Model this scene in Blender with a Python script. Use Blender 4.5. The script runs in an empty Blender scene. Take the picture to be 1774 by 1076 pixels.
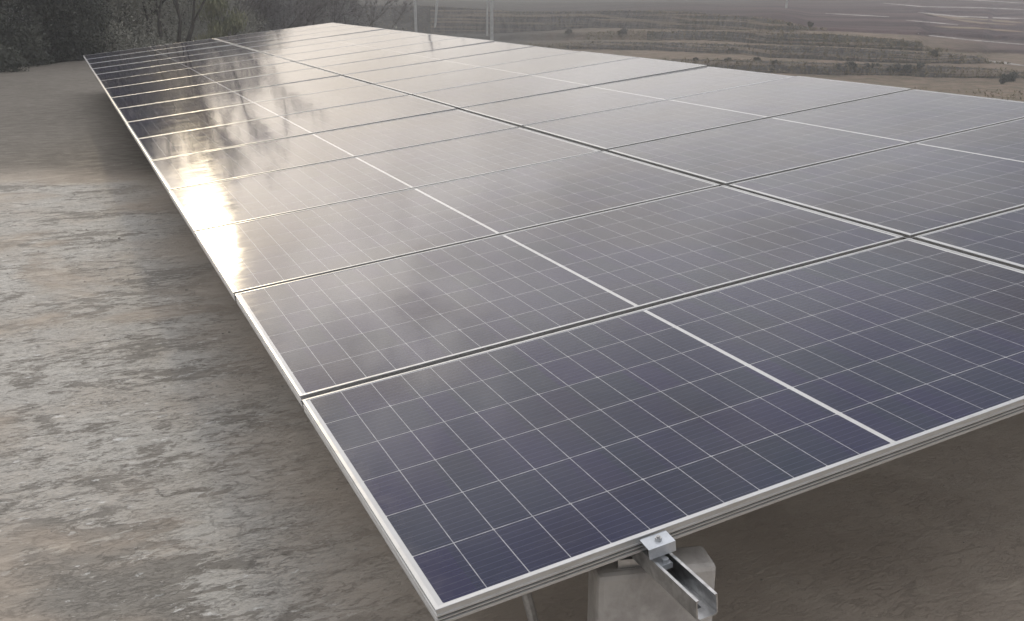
import bpy, bmesh, math, random
import numpy as np
from mathutils import Vector, Matrix

random.seed(7)
rng = np.random.default_rng(7)
sc = bpy.context.scene
R = math.radians

# ------------------------------------------------------------------ camera, sky, sun, exposure
CAM = np.array((-0.4918, -1.4245, 1.6296))
MX = np.array(((0.91262636, -0.12487310, 0.38925549),
               (-0.40879473, -0.27877678, 0.86900540),
               (0.0, -0.95220282, -0.30546650)))          # columns: image right, image down, forward
FPX = 1733.62                                               # focal length in pixels of the 1774 px wide photo
cam_data = bpy.data.cameras.new("camera")
cam_data.sensor_width = 36.0
cam_data.lens = FPX / 1774 * 36.0
cam_data.clip_start = 0.05
cam_data.clip_end = 3000
cam = bpy.data.objects.new("camera", cam_data)
sc.collection.objects.link(cam)
m4 = Matrix.Identity(4)
for i in range(3):
    m4[i][0] = MX[i, 0]
    m4[i][1] = -MX[i, 1]
    m4[i][2] = -MX[i, 2]
    m4[i][3] = CAM[i]
cam.matrix_world = m4
sc.camera = cam

SUN_AZ, SUN_EL = 4.0, 14.3            # azimuth from +Y towards +X
sun_dir = Vector((math.sin(R(SUN_AZ)) * math.cos(R(SUN_EL)), math.cos(R(SUN_AZ)) * math.cos(R(SUN_EL)), math.sin(R(SUN_EL))))

world = bpy.data.worlds.new("World")
sc.world = world
world.use_nodes = True


class NT:
    """tiny node-tree writer"""
    def __init__(self, tree):
        self.t = tree
        tree.nodes.clear()

    def n(self, kind, **kw):
        nd = self.t.nodes.new(kind)
        for k, v in kw.items():
            if k == 'i':
                for key, val in v.items():
                    s = nd.inputs[key]
                    if isinstance(val, bpy.types.NodeSocket):
                        self.t.links.new(val, s)
                    else:
                        s.default_value = val
            else:
                setattr(nd, k, v)
        return nd

    def math(self, op, a, b=0.0, c=0.0, clamp=False):
        nd = self.n('ShaderNodeMath', operation=op, use_clamp=clamp, i={0: a, 1: b, 2: c})
        return nd.outputs[0]

    def vmath(self, op, a, b=(0, 0, 0)):
        nd = self.n('ShaderNodeVectorMath', operation=op, i={0: a, 1: b})
        return nd.outputs['Value'] if op in ('DOT_PRODUCT', 'LENGTH', 'DISTANCE') else nd.outputs['Vector']

    def noise(self, vec, scale, detail=4.0, rough=0.55, dist=0.0):
        return self.n('ShaderNodeTexNoise', i={'Vector': vec, 'Scale': scale, 'Detail': detail,
                                               'Roughness': rough, 'Distortion': dist}).outputs['Fac']

    def ramp(self, fac, lo, hi, a=0.0, b=1.0):
        return self.n('ShaderNodeMapRange', interpolation_type='SMOOTHSTEP', i={
            'Value': fac, 'From Min': lo, 'From Max': hi, 'To Min': a, 'To Max': b}).outputs['Result']

    def mix(self, fac, a, b, blend='MIX'):
        nd = self.n('ShaderNodeMix', data_type='RGBA', blend_type=blend)
        for idx, val in ((0, fac), (6, a), (7, b)):
            s = nd.inputs[idx]
            if isinstance(val, bpy.types.NodeSocket):
                self.t.links.new(val, s)
            elif idx == 0:
                s.default_value = val
            else:
                s.default_value = (*val, 1.0) if len(val) == 3 else val
        return nd.outputs[2]

    def scale(self, vec, s):
        return self.n('ShaderNodeVectorMath', operation='MULTIPLY', i={0: vec, 1: s}).outputs['Vector']

    def bump(self, h, strength, dist=0.02):
        return self.n('ShaderNodeBump', i={'Height': h, 'Strength': strength, 'Distance': dist}).outputs['Normal']


w = NT(world.node_tree)
tc = w.n('ShaderNodeTexCoord').outputs['Generated']
sky = w.n('ShaderNodeTexSky', sky_type='NISHITA', sun_disc=False, sun_elevation=R(SUN_EL), sun_rotation=R(SUN_AZ),
          altitude=800.0, air_density=1.0, dust_density=4.0, ozone_density=1.0).outputs['Color']
# overcast layer: grey cloud with soft lumps, brighter around the veiled sun
flat = w.scale(tc, (1.0, 1.0, 2.6))
c1 = w.noise(flat, 3.2, 5.0, 0.55, 0.4)
c2 = w.noise(flat, 9.0, 4.0, 0.5)
cl = w.math('ADD', w.math('MULTIPLY', c1, 0.75), w.math('MULTIPLY', c2, 0.25))
cl = w.ramp(cl, 0.34, 0.66, 0.66, 1.30)
ct = w.vmath('DOT_PRODUCT', tc, tuple(sun_dir))
ct = w.math('MAXIMUM', ct, 0.0)
glow_wide = w.math('POWER', ct, 5.0)
glow_mid = w.math('POWER', ct, 70.0)
glow_in = w.math('POWER', ct, 700.0)
up = w.n('ShaderNodeSeparateXYZ', i={0: tc}).outputs[2]
lum = w.math('MULTIPLY', cl, w.math('ADD', w.ramp(up, 0.12, 0.52, 4.7, 3.3), w.ramp(up, 0.58, 0.82, 0.0, 5.0)))
tint = w.mix(w.ramp(up, 0.15, 0.6), (1.0, 0.985, 0.965), (0.975, 0.98, 1.02))
cloud = w.mix(1.0, tint, w.n('ShaderNodeCombineColor', i={0: lum, 1: lum, 2: lum}).outputs[0], 'MULTIPLY')
base = w.mix(0.92, sky, cloud)
g1 = w.mix(1.0, (3.4, 3.04, 2.66), w.n('ShaderNodeCombineColor', i={0: glow_wide, 1: glow_wide, 2: glow_wide}).outputs[0], 'MULTIPLY')
g2 = w.mix(1.0, (1.0, 0.84, 0.60), w.n('ShaderNodeCombineColor', i={0: glow_mid, 1: glow_mid, 2: glow_mid}).outputs[0], 'MULTIPLY')
g3 = w.mix(1.0, (2.0, 1.6, 1.0), w.n('ShaderNodeCombineColor', i={0: glow_in, 1: glow_in, 2: glow_in}).outputs[0], 'MULTIPLY')
gap_dir = Vector((math.sin(R(4.6)) * math.cos(R(8.6)), math.cos(R(4.6)) * math.cos(R(8.6)), math.sin(R(8.6))))
gp = w.math('POWER', w.math('MAXIMUM', w.vmath('DOT_PRODUCT', tc, tuple(gap_dir)), 0.0), 1800.0)
g4 = w.mix(1.0, (9.0, 7.4, 4.8), w.n('ShaderNodeCombineColor', i={0: gp, 1: gp, 2: gp}).outputs[0], 'MULTIPLY')
cloud_dir = Vector((math.sin(R(11.0)) * math.cos(R(21.5)), math.cos(R(11.0)) * math.cos(R(21.5)), math.sin(R(21.5))))
cp = w.math('MULTIPLY', w.math('POWER', w.math('MAXIMUM', w.vmath('DOT_PRODUCT', tc, tuple(cloud_dir)), 0.0), 120.0), w.ramp(w.noise(tc, 14.0, 5.0, 0.6, 0.5), 0.35, 0.65, 0.15, 1.0))
g5 = w.mix(1.0, (6.5, 6.2, 5.9), w.n('ShaderNodeCombineColor', i={0: cp, 1: cp, 2: cp}).outputs[0], 'MULTIPLY')
base = w.mix(1.0, base, g5, 'ADD')
tot = w.mix(1.0, w.mix(1.0, w.mix(1.0, w.mix(1.0, base, g1, 'ADD'), g2, 'ADD'), g3, 'ADD'), g4, 'ADD')
bg = w.n('ShaderNodeBackground', i={'Color': tot, 'Strength': 0.15})
w.t.links.new(bg.outputs[0], w.n('ShaderNodeOutputWorld').inputs['Surface'])

sun_data = bpy.data.lights.new("sun", 'SUN')
sun_data.energy = 0.5
sun_data.angle = R(1.8)
sun_data.color = (1.0, 0.82, 0.54)
sun = bpy.data.objects.new("sun", sun_data)
sc.collection.objects.link(sun)
sun.rotation_euler = (-sun_dir).to_track_quat('-Z', 'Y').to_euler()

sc.view_settings.view_transform = 'Standard'
sc.view_settings.look = 'None'
sc.view_settings.exposure = 0.42
sc.view_settings.gamma = 1.0
sc.view_settings.use_curve_mapping = False
sc.render.engine = 'CYCLES'
sc.cycles.use_denoising = True
sc.cycles.max_bounces = 6
sc.cycles.diffuse_bounces = 3
sc.cycles.glossy_bounces = 3
sc.cycles.volume_bounces = 0
sc.cycles.sample_clamp_indirect = 4.0


# ------------------------------------------------------------------ helpers
def px(x, y):
    """unit direction of a pixel of the 1774 x 1076 photo"""
    d = MX @ np.array(((x - 887) / FPX, (y - 538) / FPX, 1.0))
    return d / np.linalg.norm(d)


def azel(x, y):
    d = px(x, y)
    return math.degrees(math.atan2(d[0], d[1])), math.degrees(math.asin(d[2]))


def polar(az, dist, z):
    return Vector((CAM[0] + dist * math.sin(R(az)), CAM[1] + dist * math.cos(R(az)), z))


def link(o, parent=None):
    sc.collection.objects.link(o)
    if parent is not None:
        o.parent = parent
    return o


def mesh_obj(name, verts, faces, mat, parent=None, smooth=False, mat_idx=None):
    me = bpy.data.meshes.new(name)
    me.from_pydata([tuple(v) for v in verts], [], [tuple(f) for f in faces])
    for m in (mat if isinstance(mat, (list, tuple)) else [mat]):
        me.materials.append(m)
    if mat_idx is not None:
        me.polygons.foreach_set('material_index', mat_idx)
    if smooth:
        me.polygons.foreach_set('use_smooth', [True] * len(me.polygons))
    me.update()
    return link(bpy.data.objects.new(name, me), parent)


def tag(o, label=None, cat=None, group=None, kind=None):
    if label:
        o['label'] = label
    if cat:
        o['category'] = cat
    if group:
        o['group'] = group
    if kind:
        o['kind'] = kind
    return o


def empty(name, mat_world, label, cat, group=None):
    o = bpy.data.objects.new(name, None)
    o.empty_display_size = 0.1
    link(o)
    o.matrix_world = mat_world
    return tag(o, label, cat, group)


def recalc(o):
    bm = bmesh.new()
    bm.from_mesh(o.data)
    bmesh.ops.recalc_face_normals(bm, faces=bm.faces)
    bm.to_mesh(o.data)
    bm.free()
    return o


class MB:
    """collects simple solids into one mesh"""
    def __init__(self):
        self.v, self.f = [], []

    def box(self, x0, x1, y0, y1, z0, z1, mat=None):
        b = len(self.v)
        pts = [(x0, y0, z0), (x1, y0, z0), (x1, y1, z0), (x0, y1, z0), (x0, y0, z1), (x1, y0, z1), (x1, y1, z1), (x0, y1, z1)]
        self.v += [tuple(mat @ Vector(p)) if mat else p for p in pts]
        self.f += [tuple(b + i for i in q) for q in ((0, 3, 2, 1), (4, 5, 6, 7), (0, 1, 5, 4), (1, 2, 6, 5), (2, 3, 7, 6), (3, 0, 4, 7))]
        return self

    def tube(self, a, b, ra, rb, n=6, cap=True):
        a, b = Vector(a), Vector(b)
        d = (b - a)
        if d.length < 1e-6:
            return self
        d.normalize()
        s = d.cross(Vector((0, 0, 1)) if abs(d.z) < 0.95 else Vector((1, 0, 0))).normalized()
        t = d.cross(s)
        k = len(self.v)
        for c, r in ((a, ra), (b, rb)):
            for i in range(n):
                an = 2 * math.pi * i / n
                self.v.append(tuple(c + (s * math.cos(an) + t * math.sin(an)) * r))
        for i in range(n):
            j = (i + 1) % n
            self.f.append((k + i, k + j, k + n + j, k + n + i))
        if cap:
            self.f.append(tuple(k + n + i for i in range(n)))
            self.f.append(tuple(k + n - 1 - i for i in range(n)))
        return self

    def extrude(self, profile, y0, y1):
        """closed (x,z) profile swept along y"""
        k, n = len(self.v), len(profile)
        for y in (y0, y1):
            self.v += [(x, y, z) for x, z in profile]
        for i in range(n):
            j = (i + 1) % n
            self.f.append((k + i, k + j, k + n + j, k + n + i))
        self.f.append(tuple(k + n - 1 - i for i in range(n)))
        self.f.append(tuple(k + n + i for i in range(n)))
        return self

    def build(self, name, mat, parent=None, smooth=False):
        return recalc(mesh_obj(name, self.v, self.f, mat, parent, smooth))


def new_mat(name):
    m = bpy.data.materials.new(name)
    m.use_nodes = True
    nt = NT(m.node_tree)
    b = nt.n('ShaderNodeBsdfPrincipled')
    nt.t.links.new(b.outputs[0], nt.n('ShaderNodeOutputMaterial').inputs['Surface'])
    return m, nt, b


def setin(nt, b, **kw):
    for k, v in kw.items():
        s = b.inputs[k.replace('_', ' ')]
        if isinstance(v, bpy.types.NodeSocket):
            nt.t.links.new(v, s)
        else:
            s.default_value = (*v, 1.0) if isinstance(v, tuple) and len(v) == 3 and s.type == 'RGBA' else v


# ------------------------------------------------------------------ materials
def simple(name, col, col2, scale, rough=0.8, bump=0.2, bd=0.01, metal=0.0, detail=6.0, spec=0.3):
    m, nt, b = new_mat(name)
    co = nt.n('ShaderNodeTexCoord').outputs['Object']
    f = nt.noise(co, scale, detail, 0.6, 0.3)
    c = nt.mix(nt.ramp(f, 0.35, 0.65), col, col2)
    setin(nt, b, Base_Color=c, Roughness=rough, Metallic=metal, Specular_IOR_Level=spec)
    if bump:
        setin(nt, b, Normal=nt.bump(nt.noise(co, scale * 3, 4), bump, bd))
    return m


m_alu, nt, b = new_mat("anodised_aluminium")
co = nt.n('ShaderNodeTexCoord').outputs['Object']
st = nt.noise(nt.scale(co, (3, 3, 160)), 6.0, 3.0)
dirt = nt.noise(co, 9.0, 6.0, 0.65)
c = nt.mix(nt.ramp(dirt, 0.45, 0.75), (0.56, 0.565, 0.57), (0.43, 0.43, 0.42))
setin(nt, b, Base_Color=c, Metallic=0.60, Roughness=nt.ramp(st, 0.2, 0.8, 0.30, 0.46))

m_alu_side, nt, b = new_mat("aluminium_frame_side")  # shade of the panel gaps put into a separate, more metallic wall finish
co = nt.n('ShaderNodeTexCoord').outputs['Object']
dirt = nt.noise(nt.scale(co, (2, 2, 30)), 7.0, 6.0, 0.65)
setin(nt, b, Base_Color=nt.mix(nt.ramp(dirt, 0.4, 0.7), (0.60, 0.60, 0.60), (0.50, 0.49, 0.47)), Metallic=0.80, Roughness=0.36)

m_groove = simple("shaded_groove", (0.16, 0.155, 0.145), (0.10, 0.10, 0.09), 20.0, 0.8, 0)  # shade of the recesses painted as a dark colour on the groove faces
m_galv = simple("galvanised_steel", (0.60, 0.60, 0.60), (0.42, 0.42, 0.42), 40.0, 0.30, 0.05, 0.002, 0.96)
m_clamp = simple("bare_aluminium", (0.55, 0.57, 0.60), (0.44, 0.46, 0.48), 30.0, 0.4, 0.05, 0.002, 0.7)
m_conc = simple("rough_concrete", (0.43, 0.405, 0.375), (0.28, 0.26, 0.24), 9.0, 0.85, 0.35, 0.01)


def glass_coat(nt, b, co, rnd):
    """the tempered front glass: one clear coat over whatever lies beneath"""
    wav = nt.noise(nt.vmath('ADD', co, nt.scale(rnd, (13.0, 7.0, 3.0))), 2.3, 2.0, 0.4)
    fine = nt.noise(co, 900.0, 2.0)
    hb = nt.math('ADD', nt.math('MULTIPLY', wav, 1.0), nt.math('MULTIPLY', fine, 0.0004))
    dust = nt.noise(nt.scale(co, (2.0, 5.0, 1.0)), 4.0, 6.0, 0.65, 0.6)
    setin(nt, b, Coat_Weight=1.0, Coat_IOR=1.42, Coat_Roughness=nt.ramp(dust, 0.3, 0.75, 0.050, 0.088),
          Coat_Normal=nt.bump(hb, 0.35, 0.004), Specular_IOR_Level=0.0, Roughness=0.7,
          Sheen_Weight=nt.ramp(dust, 0.3, 0.75, 0.02, 0.07), Sheen_Roughness=0.30, Sheen_Tint=(1.0, 0.86, 0.77))
    return dust


PU = (2.09 - 0.036 - 0.011) / 24         # half-cell pitch along the module
PV = (1.031 - 0.022) / 6                  # cell pitch across it
m_cell, nt, b = new_mat("solar_cell")
co = nt.n('ShaderNodeTexCoord').outputs['Object']
rnd = nt.n('ShaderNodeObjectInfo').outputs['Random']
sep = nt.n('ShaderNodeSeparateXYZ', i={0: co})
vv = nt.math('SUBTRACT', sep.outputs[1], 0.0110)
bb = nt.math('ABSOLUTE', nt.math('SUBTRACT', nt.math('FRACT', nt.math('MULTIPLY', vv, 9.0 / PV)), 0.5))
line = nt.math('LESS_THAN', bb, 0.030)
fing = nt.noise(nt.scale(co, (2.0, 260.0, 1.0)), 1.0, 2.0)
cid = nt.n('ShaderNodeCombineXYZ', i={0: nt.math('FLOOR', nt.math('DIVIDE', sep.outputs[0], PU)), 1: nt.math('FLOOR', nt.math('DIVIDE', vv, PV)), 2: rnd})
wn = nt.n('ShaderNodeTexWhiteNoise', i={'Vector': cid.outputs[0]})
c = nt.mix(wn.outputs['Value'], (0.001, 0.010, 0.034), (0.004, 0.005, 0.046))
blot = nt.noise(nt.vmath('ADD', co, nt.scale(rnd, (31.0, 17.0, 5.0))), 1.6, 3.0, 0.5)
c = nt.mix(nt.ramp(blot, 0.42, 0.66, 0.0, 0.75), c, (0.010, 0.008, 0.022))
c = nt.mix(nt.math('MULTIPLY', nt.ramp(fing, 0.35, 0.7), 0.22), c, (0.02, 0.024, 0.055))
c = nt.mix(nt.math('MULTIPLY', line, 0.30), c, (0.17, 0.18, 0.23))
dust = glass_coat(nt, b, co, rnd)
c = nt.mix(nt.ramp(dust, 0.35, 0.8, 0.002, 0.018), c, (0.30, 0.27, 0.24))
grime = nt.math('MULTIPLY', nt.ramp(sep.outputs[0], 0.018, 0.075, 1.0, 0.0), nt.ramp(nt.noise(co, 14.0, 5.0, 0.6), 0.35, 0.7))
c = nt.mix(nt.math('MULTIPLY', grime, 0.10), c, (0.34, 0.30, 0.26))
setin(nt, b, Base_Color=c)

m_sheet, nt, b = new_mat("white_backsheet")
co = nt.n('ShaderNodeTexCoord').outputs['Object']
rnd = nt.n('ShaderNodeObjectInfo').outputs['Random']
dust = glass_coat(nt, b, co, rnd)
setin(nt, b, Base_Color=nt.mix(nt.ramp(dust, 0.3, 0.8, 0.0, 0.35), (0.56, 0.56, 0.555), (0.42, 0.40, 0.375)))

m_gap, nt, b = new_mat("backsheet_between_cells")
co = nt.n('ShaderNodeTexCoord').outputs['Object']
rnd = nt.n('ShaderNodeObjectInfo').outputs['Random']
dust = glass_coat(nt, b, co, rnd)
setin(nt, b, Base_Color=nt.mix(nt.ramp(nt.noise(co, 40.0, 3.0), 0.35, 0.65), (0.38, 0.38, 0.39), (0.25, 0.25, 0.27)))

# bare yard: pale dried film flaking over brown earth
m_ground, nt, b = new_mat("yard_earth")
co = nt.n('ShaderNodeNewGeometry').outputs['Position']
sep = nt.n('ShaderNodeSeparateXYZ', i={0: co})
rot = nt.n('ShaderNodeMapping', vector_type='POINT', i={'Vector': co, 'Rotation': (0, 0, R(24)), 'Scale': (1.0, 2.3, 1.0)}).outputs[0]
warp = nt.noise(co, 0.9, 4.0)
big = nt.noise(co, 0.6, 5.0, 0.6, 0.6)
zone = nt.noise(rot, 1.1, 4.0, 0.6, 0.5)
mid = nt.noise(rot, 5.0, 9.0, 0.68, 0.7)
fine = nt.noise(rot, 17.0, 8.0, 0.70, 0.5)
tiny = nt.noise(rot, 60.0, 6.0, 0.65)
grit = nt.noise(co, 120.0, 4.0, 0.6)
earth = nt.mix(nt.ramp(big, 0.35, 0.65), (0.36, 0.305, 0.25), (0.46, 0.40, 0.335))
earth = nt.mix(nt.ramp(mid, 0.55, 0.72, 0.0, 0.6), earth, (0.46, 0.40, 0.325))
earth = nt.mix(nt.ramp(fine, 0.58, 0.70, 0.0, 0.5), earth, (0.30, 0.24, 0.185))
film_c = nt.mix(nt.ramp(nt.noise(co, 1.4, 3.0), 0.42, 0.66), (0.57, 0.545, 0.50), (0.50, 0.44, 0.375))
film_c = nt.mix(nt.ramp(tiny, 0.35, 0.7), film_c, (0.42, 0.405, 0.375))
dark_c = nt.mix(fine, (0.235, 0.218, 0.192), (0.32, 0.298, 0.265))
flk = nt.math('ADD', nt.math('MULTIPLY', mid, 0.50), nt.math('ADD', nt.math('MULTIPLY', fine, 0.34), nt.math('MULTIPLY', tiny, 0.16)))
patch = nt.ramp(nt.math('ADD', nt.vmath('DISTANCE', co, (-0.62, 1.30, 0.0)), nt.math('MULTIPLY', nt.math('SUBTRACT', mid, 0.5), 0.9)), 0.30, 0.50, 0.10, 0.0)
thr = nt.math('SUBTRACT', nt.math('ADD', flk, nt.math('MULTIPLY', nt.math('SUBTRACT', zone, 0.47), 0.40)), patch)
film = nt.mix(nt.ramp(thr, 0.465, 0.500), dark_c, film_c)
film = nt.mix(nt.ramp(nt.noise(rot, 26.0, 7.0, 0.72, 0.4), 0.545, 0.60, 0.0, 0.40), film, (0.26, 0.24, 0.215))
film = nt.mix(nt.ramp(nt.noise(rot, 11.0, 8.0, 0.7, 0.4), 0.60, 0.64, 0.0, 0.8), film, (0.74, 0.73, 0.70))
# where the film lies: left of the array, up to about eight metres out
wx = nt.math('ADD', sep.outputs[0], nt.math('MULTIPLY', nt.math('SUBTRACT', warp, 0.5), 1.4))
wy = nt.math('ADD', sep.outputs[1], nt.math('ADD', nt.math('MULTIPLY', sep.outputs[0], 0.42), nt.math('MULTIPLY', nt.math('SUBTRACT', warp, 0.5), 0.8)))
cov = nt.math('MULTIPLY', nt.ramp(wx, -0.25, 0.45, 1.0, 0.0), nt.ramp(wy, 7.8, 8.15, 1.0, 0.0))
cov = nt.math('MULTIPLY', cov, nt.ramp(big, 0.38, 0.50, 0.12, 1.0))
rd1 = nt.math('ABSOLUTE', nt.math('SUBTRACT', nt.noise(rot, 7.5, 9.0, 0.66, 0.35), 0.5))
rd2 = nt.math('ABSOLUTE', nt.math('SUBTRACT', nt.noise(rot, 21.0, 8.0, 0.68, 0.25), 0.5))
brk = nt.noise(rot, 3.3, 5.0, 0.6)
crk_shade = nt.math('MAXIMUM', nt.math('MULTIPLY', nt.ramp(rd1, 0.004, 0.022, 1.0, 0.0), nt.ramp(brk, 0.46, 0.58)),
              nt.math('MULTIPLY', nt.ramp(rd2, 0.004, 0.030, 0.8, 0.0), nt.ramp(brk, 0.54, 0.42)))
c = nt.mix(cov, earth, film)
c = nt.mix(nt.math('MULTIPLY', crk_shade, nt.ramp(cov, 0.0, 0.8, 0.08, 0.36)), c, (0.14, 0.128, 0.112))  # relief shading painted into the colour as dark crack lines
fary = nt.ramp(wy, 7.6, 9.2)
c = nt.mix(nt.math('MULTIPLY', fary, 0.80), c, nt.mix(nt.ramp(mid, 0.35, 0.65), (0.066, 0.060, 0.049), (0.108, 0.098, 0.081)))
c = nt.mix(nt.ramp(grit, 0.62, 0.75, 0.0, 0.35), c, (0.08, 0.072, 0.062))
h = nt.math('ADD', nt.math('MULTIPLY', nt.math('SUBTRACT', mid, nt.math('MULTIPLY', crk_shade, 0.25)), 0.40), nt.math('ADD', nt.math('MULTIPLY', fine, 0.30), nt.math('MULTIPLY', tiny, 0.20)))
h = nt.math('MULTIPLY', h, nt.ramp(cov, 0.0, 0.9, 0.40, 1.0))
setin(nt, b, Base_Color=c, Roughness=nt.ramp(flk, 0.4, 0.6, 0.9, 0.62), Specular_IOR_Level=0.35, Normal=nt.bump(h, 0.75, 0.06))

# hillside: brown-purple tilled soil, dry grass, dark brush by cover attribute
m_hill, nt, b = new_mat("hillside_soil")
co = nt.n('ShaderNodeNewGeometry').outputs['Position']
brush = nt.n('ShaderNodeAttribute', attribute_name='brush').outputs['Fac']
grassy = nt.n('ShaderNodeAttribute', attribute_name='grassy').outputs['Fac']
rcl = nt.n('ShaderNodeMapping', i={'Vector': co, 'Rotation': (0, 0, R(36)), 'Scale': (0.12, 1.5, 1.0)}).outputs[0]
row = nt.math('ADD', nt.math('MULTIPLY', nt.noise(rcl, 0.40, 6.0, 0.7, 0.5), 0.45), nt.math('MULTIPLY', nt.noise(rcl, 0.085, 6.0, 0.72, 0.6), 0.55))
lump = nt.noise(co, 0.9, 8.0, 0.7, 0.4)
clod = nt.noise(co, 5.0, 5.0, 0.65)
soil = nt.mix(nt.ramp(row, 0.42, 0.58), (0.040, 0.028, 0.032), (0.115, 0.080, 0.078))
soil = nt.mix(nt.ramp(lump, 0.55, 0.75, 0.0, 0.6), soil, (0.10, 0.095, 0.06))
grass = nt.mix(nt.ramp(lump, 0.38, 0.62), (0.235, 0.178, 0.138), (0.135, 0.115, 0.082))
grass = nt.mix(nt.ramp(row, 0.55, 0.7, 0.0, 0.55), grass, (0.32, 0.225, 0.17))
brushc = nt.mix(nt.ramp(lump, 0.35, 0.65), (0.050, 0.050, 0.045), (0.105, 0.100, 0.090))
c = nt.mix(grassy, soil, grass)
c = nt.mix(brush, c, brushc)
c = nt.mix(nt.ramp(clod, 0.58, 0.8, 0.0, 0.4), c, (0.06, 0.055, 0.045))
setin(nt, b, Base_Color=c, Roughness=0.95, Specular_IOR_Level=0.1, Normal=nt.bump(nt.math('ADD', lump, nt.math('MULTIPLY', clod, 0.3)), 0.7, 0.4))

m_bank, nt, b = new_mat("stony_bank")
co = nt.n('ShaderNodeNewGeometry').outputs['Position']
stv = nt.noise(nt.scale(co, (1.0, 1.0, 0.22)), 1.9, 7.0, 0.7, 0.3)
st2 = nt.noise(nt.scale(co, (1.0, 1.0, 0.5)), 5.5, 6.0, 0.7)
c = nt.mix(nt.ramp(stv, 0.38, 0.58), (0.085, 0.080, 0.078), (0.16, 0.148, 0.135))
c = nt.mix(nt.ramp(st2, 0.60, 0.70, 0.0, 0.8), c, (0.30, 0.265, 0.21))
c = nt.mix(nt.ramp(nt.noise(co, 0.35, 3.0), 0.5, 0.65, 0.0, 0.5), c, (0.085, 0.085, 0.055))
lay = nt.noise(nt.scale(co, (0.05, 0.05, 2.8)), 1.5, 5.0, 0.7, 0.25)
c = nt.mix(nt.ramp(lay, 0.51, 0.57, 0.0, 0.85), c, (0.29, 0.235, 0.185))
c = nt.mix(nt.ramp(lay, 0.44, 0.36, 0.0, 0.6), c, (0.055, 0.050, 0.046))
setin(nt, b, Base_Color=c, Roughness=0.95, Specular_IOR_Level=0.1, Normal=nt.bump(nt.math('ADD', stv, nt.math('ADD', st2, lay)), 0.9, 0.25))

m_tan = simple("dry_grass", (0.25, 0.205, 0.135), (0.17, 0.15, 0.09), 2.0, 0.95, 0, spec=0.1)
m_tan2 = simple("pale_straw", (0.34, 0.30, 0.22), (0.24, 0.21, 0.16), 2.0, 0.95, 0, spec=0.1)
m_ridge = simple("pale_field_edge", (0.42, 0.39, 0.37), (0.27, 0.24, 0.225), 0.8, 0.95, 0.2, 0.05, spec=0.1)
m_ridge_red = simple("reddish_field_edge", (0.24, 0.165, 0.12), (0.19, 0.165, 0.11), 0.6, 0.95, 0.2, 0.05, spec=0.1)
m_bark = simple("grey_bark", (0.105, 0.095, 0.082), (0.060, 0.055, 0.048), 12.0, 0.95, 0.5, 0.02, spec=0.1)
m_twig = simple("bare_twigs", (0.16, 0.145, 0.138), (0.10, 0.09, 0.085), 3.0, 0.95, 0, spec=0.1)
m_leaf_dark = simple("dark_leaves", (0.062, 0.066, 0.054), (0.100, 0.102, 0.082), 1.6, 0.8, 0, spec=0.2)
m_leaf_mid = simple("dull_leaves", (0.24, 0.24, 0.20), (0.32, 0.31, 0.265), 1.6, 0.85, 0, spec=0.15)
m_leaf_scrub = simple("dry_scrub_leaves", (0.085, 0.080, 0.062), (0.13, 0.12, 0.095), 1.6, 0.9, 0, spec=0.1)
m_leaf_grey = simple("greyish_twig_leaves", (0.24, 0.23, 0.225), (0.32, 0.31, 0.30), 1.2, 0.9, 0, spec=0.1)
m_leaf_olive = simple("olive_leaves", (0.19, 0.20, 0.125), (0.26, 0.255, 0.165), 1.6, 0.85, 0, spec=0.15)
m_pole = simple("weathered_pole", (0.42, 0.42, 0.40), (0.30, 0.30, 0.29), 3.0, 0.85, 0.2, 0.01)
m_pole_dk = simple("dark_fitting", (0.06, 0.06, 0.06), (0.10, 0.10, 0.10), 5.0, 0.6, 0)

# ------------------------------------------------------------------ terrain: lower land, terraces, fields, far hill
LOW = -3.5


def curve(pts):
    a = np.array([azel(x, y) for x, y in pts])
    o = np.argsort(a[:, 0])
    return a[o, 0], a[o, 1]


LINES = [curve(p) for p in (
    [(-400, 104), (600, 103), (880, 103), (1000, 108), (1100, 114), (1200, 120), (1300, 125), (1440, 130), (1560, 131), (1600, 134), (1774, 136), (2100, 137)],   # A foot
    [(-400, 102), (600, 100), (880, 98), (1000, 100), (1100, 103), (1200, 104), (1300, 105), (1400, 109), (1470, 111), (1600, 114), (1735, 121), (1774, 124), (2100, 134)],   # A lip
    [(-400, 96), (600, 93), (880, 88), (1000, 85), (1060, 86), (1130, 87), (1220, 92), (1290, 94), (1330, 100), (1400, 102), (1500, 107), (1600, 110), (1680, 110), (1720, 110), (2100, 122)],   # B foot
    [(-400, 90), (600, 86), (880, 77), (960, 76), (1020, 72), (1100, 74), (1200, 75), (1300, 79), (1400, 81), (1500, 86), (1600, 92), (1650, 94), (1700, 98), (1712, 108), (2100, 116)],   # B lip
    [(-400, 84), (600, 76), (880, 70), (980, 70), (1080, 69), (1150, 70), (1220, 70), (1260, 72), (1300, 75), (1400, 79), (1500, 83), (1597, 88), (1650, 91), (2100, 106)],   # C foot
    [(-400, 78), (600, 70), (880, 62), (960, 57), (1020, 56), (1080, 54), (1150, 54), (1250, 55), (1350, 54), (1400, 57), (1500, 65), (1590, 72), (1605, 84), (2100, 100)],   # C lip
    [(-400, 70), (600, 64), (720, 60), (880, 57), (950, 53), (1020, 48), (1100, 50), (1200, 52), (1300, 52), (1400, 53), (1450, 54), (2100, 88)],   # D foot
    [(-400, 8), (600, 10), (720, 10), (840, 17), (890, 21), (1000, 21), (1080, 19), (1150, 20), (1200, 22), (1250, 27), (1300, 30), (1350, 36), (1400, 48), (2100, 80)],   # D lip
)]
AZ_FINE = list(np.arange(-14, 66.01, 0.22))
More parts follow.
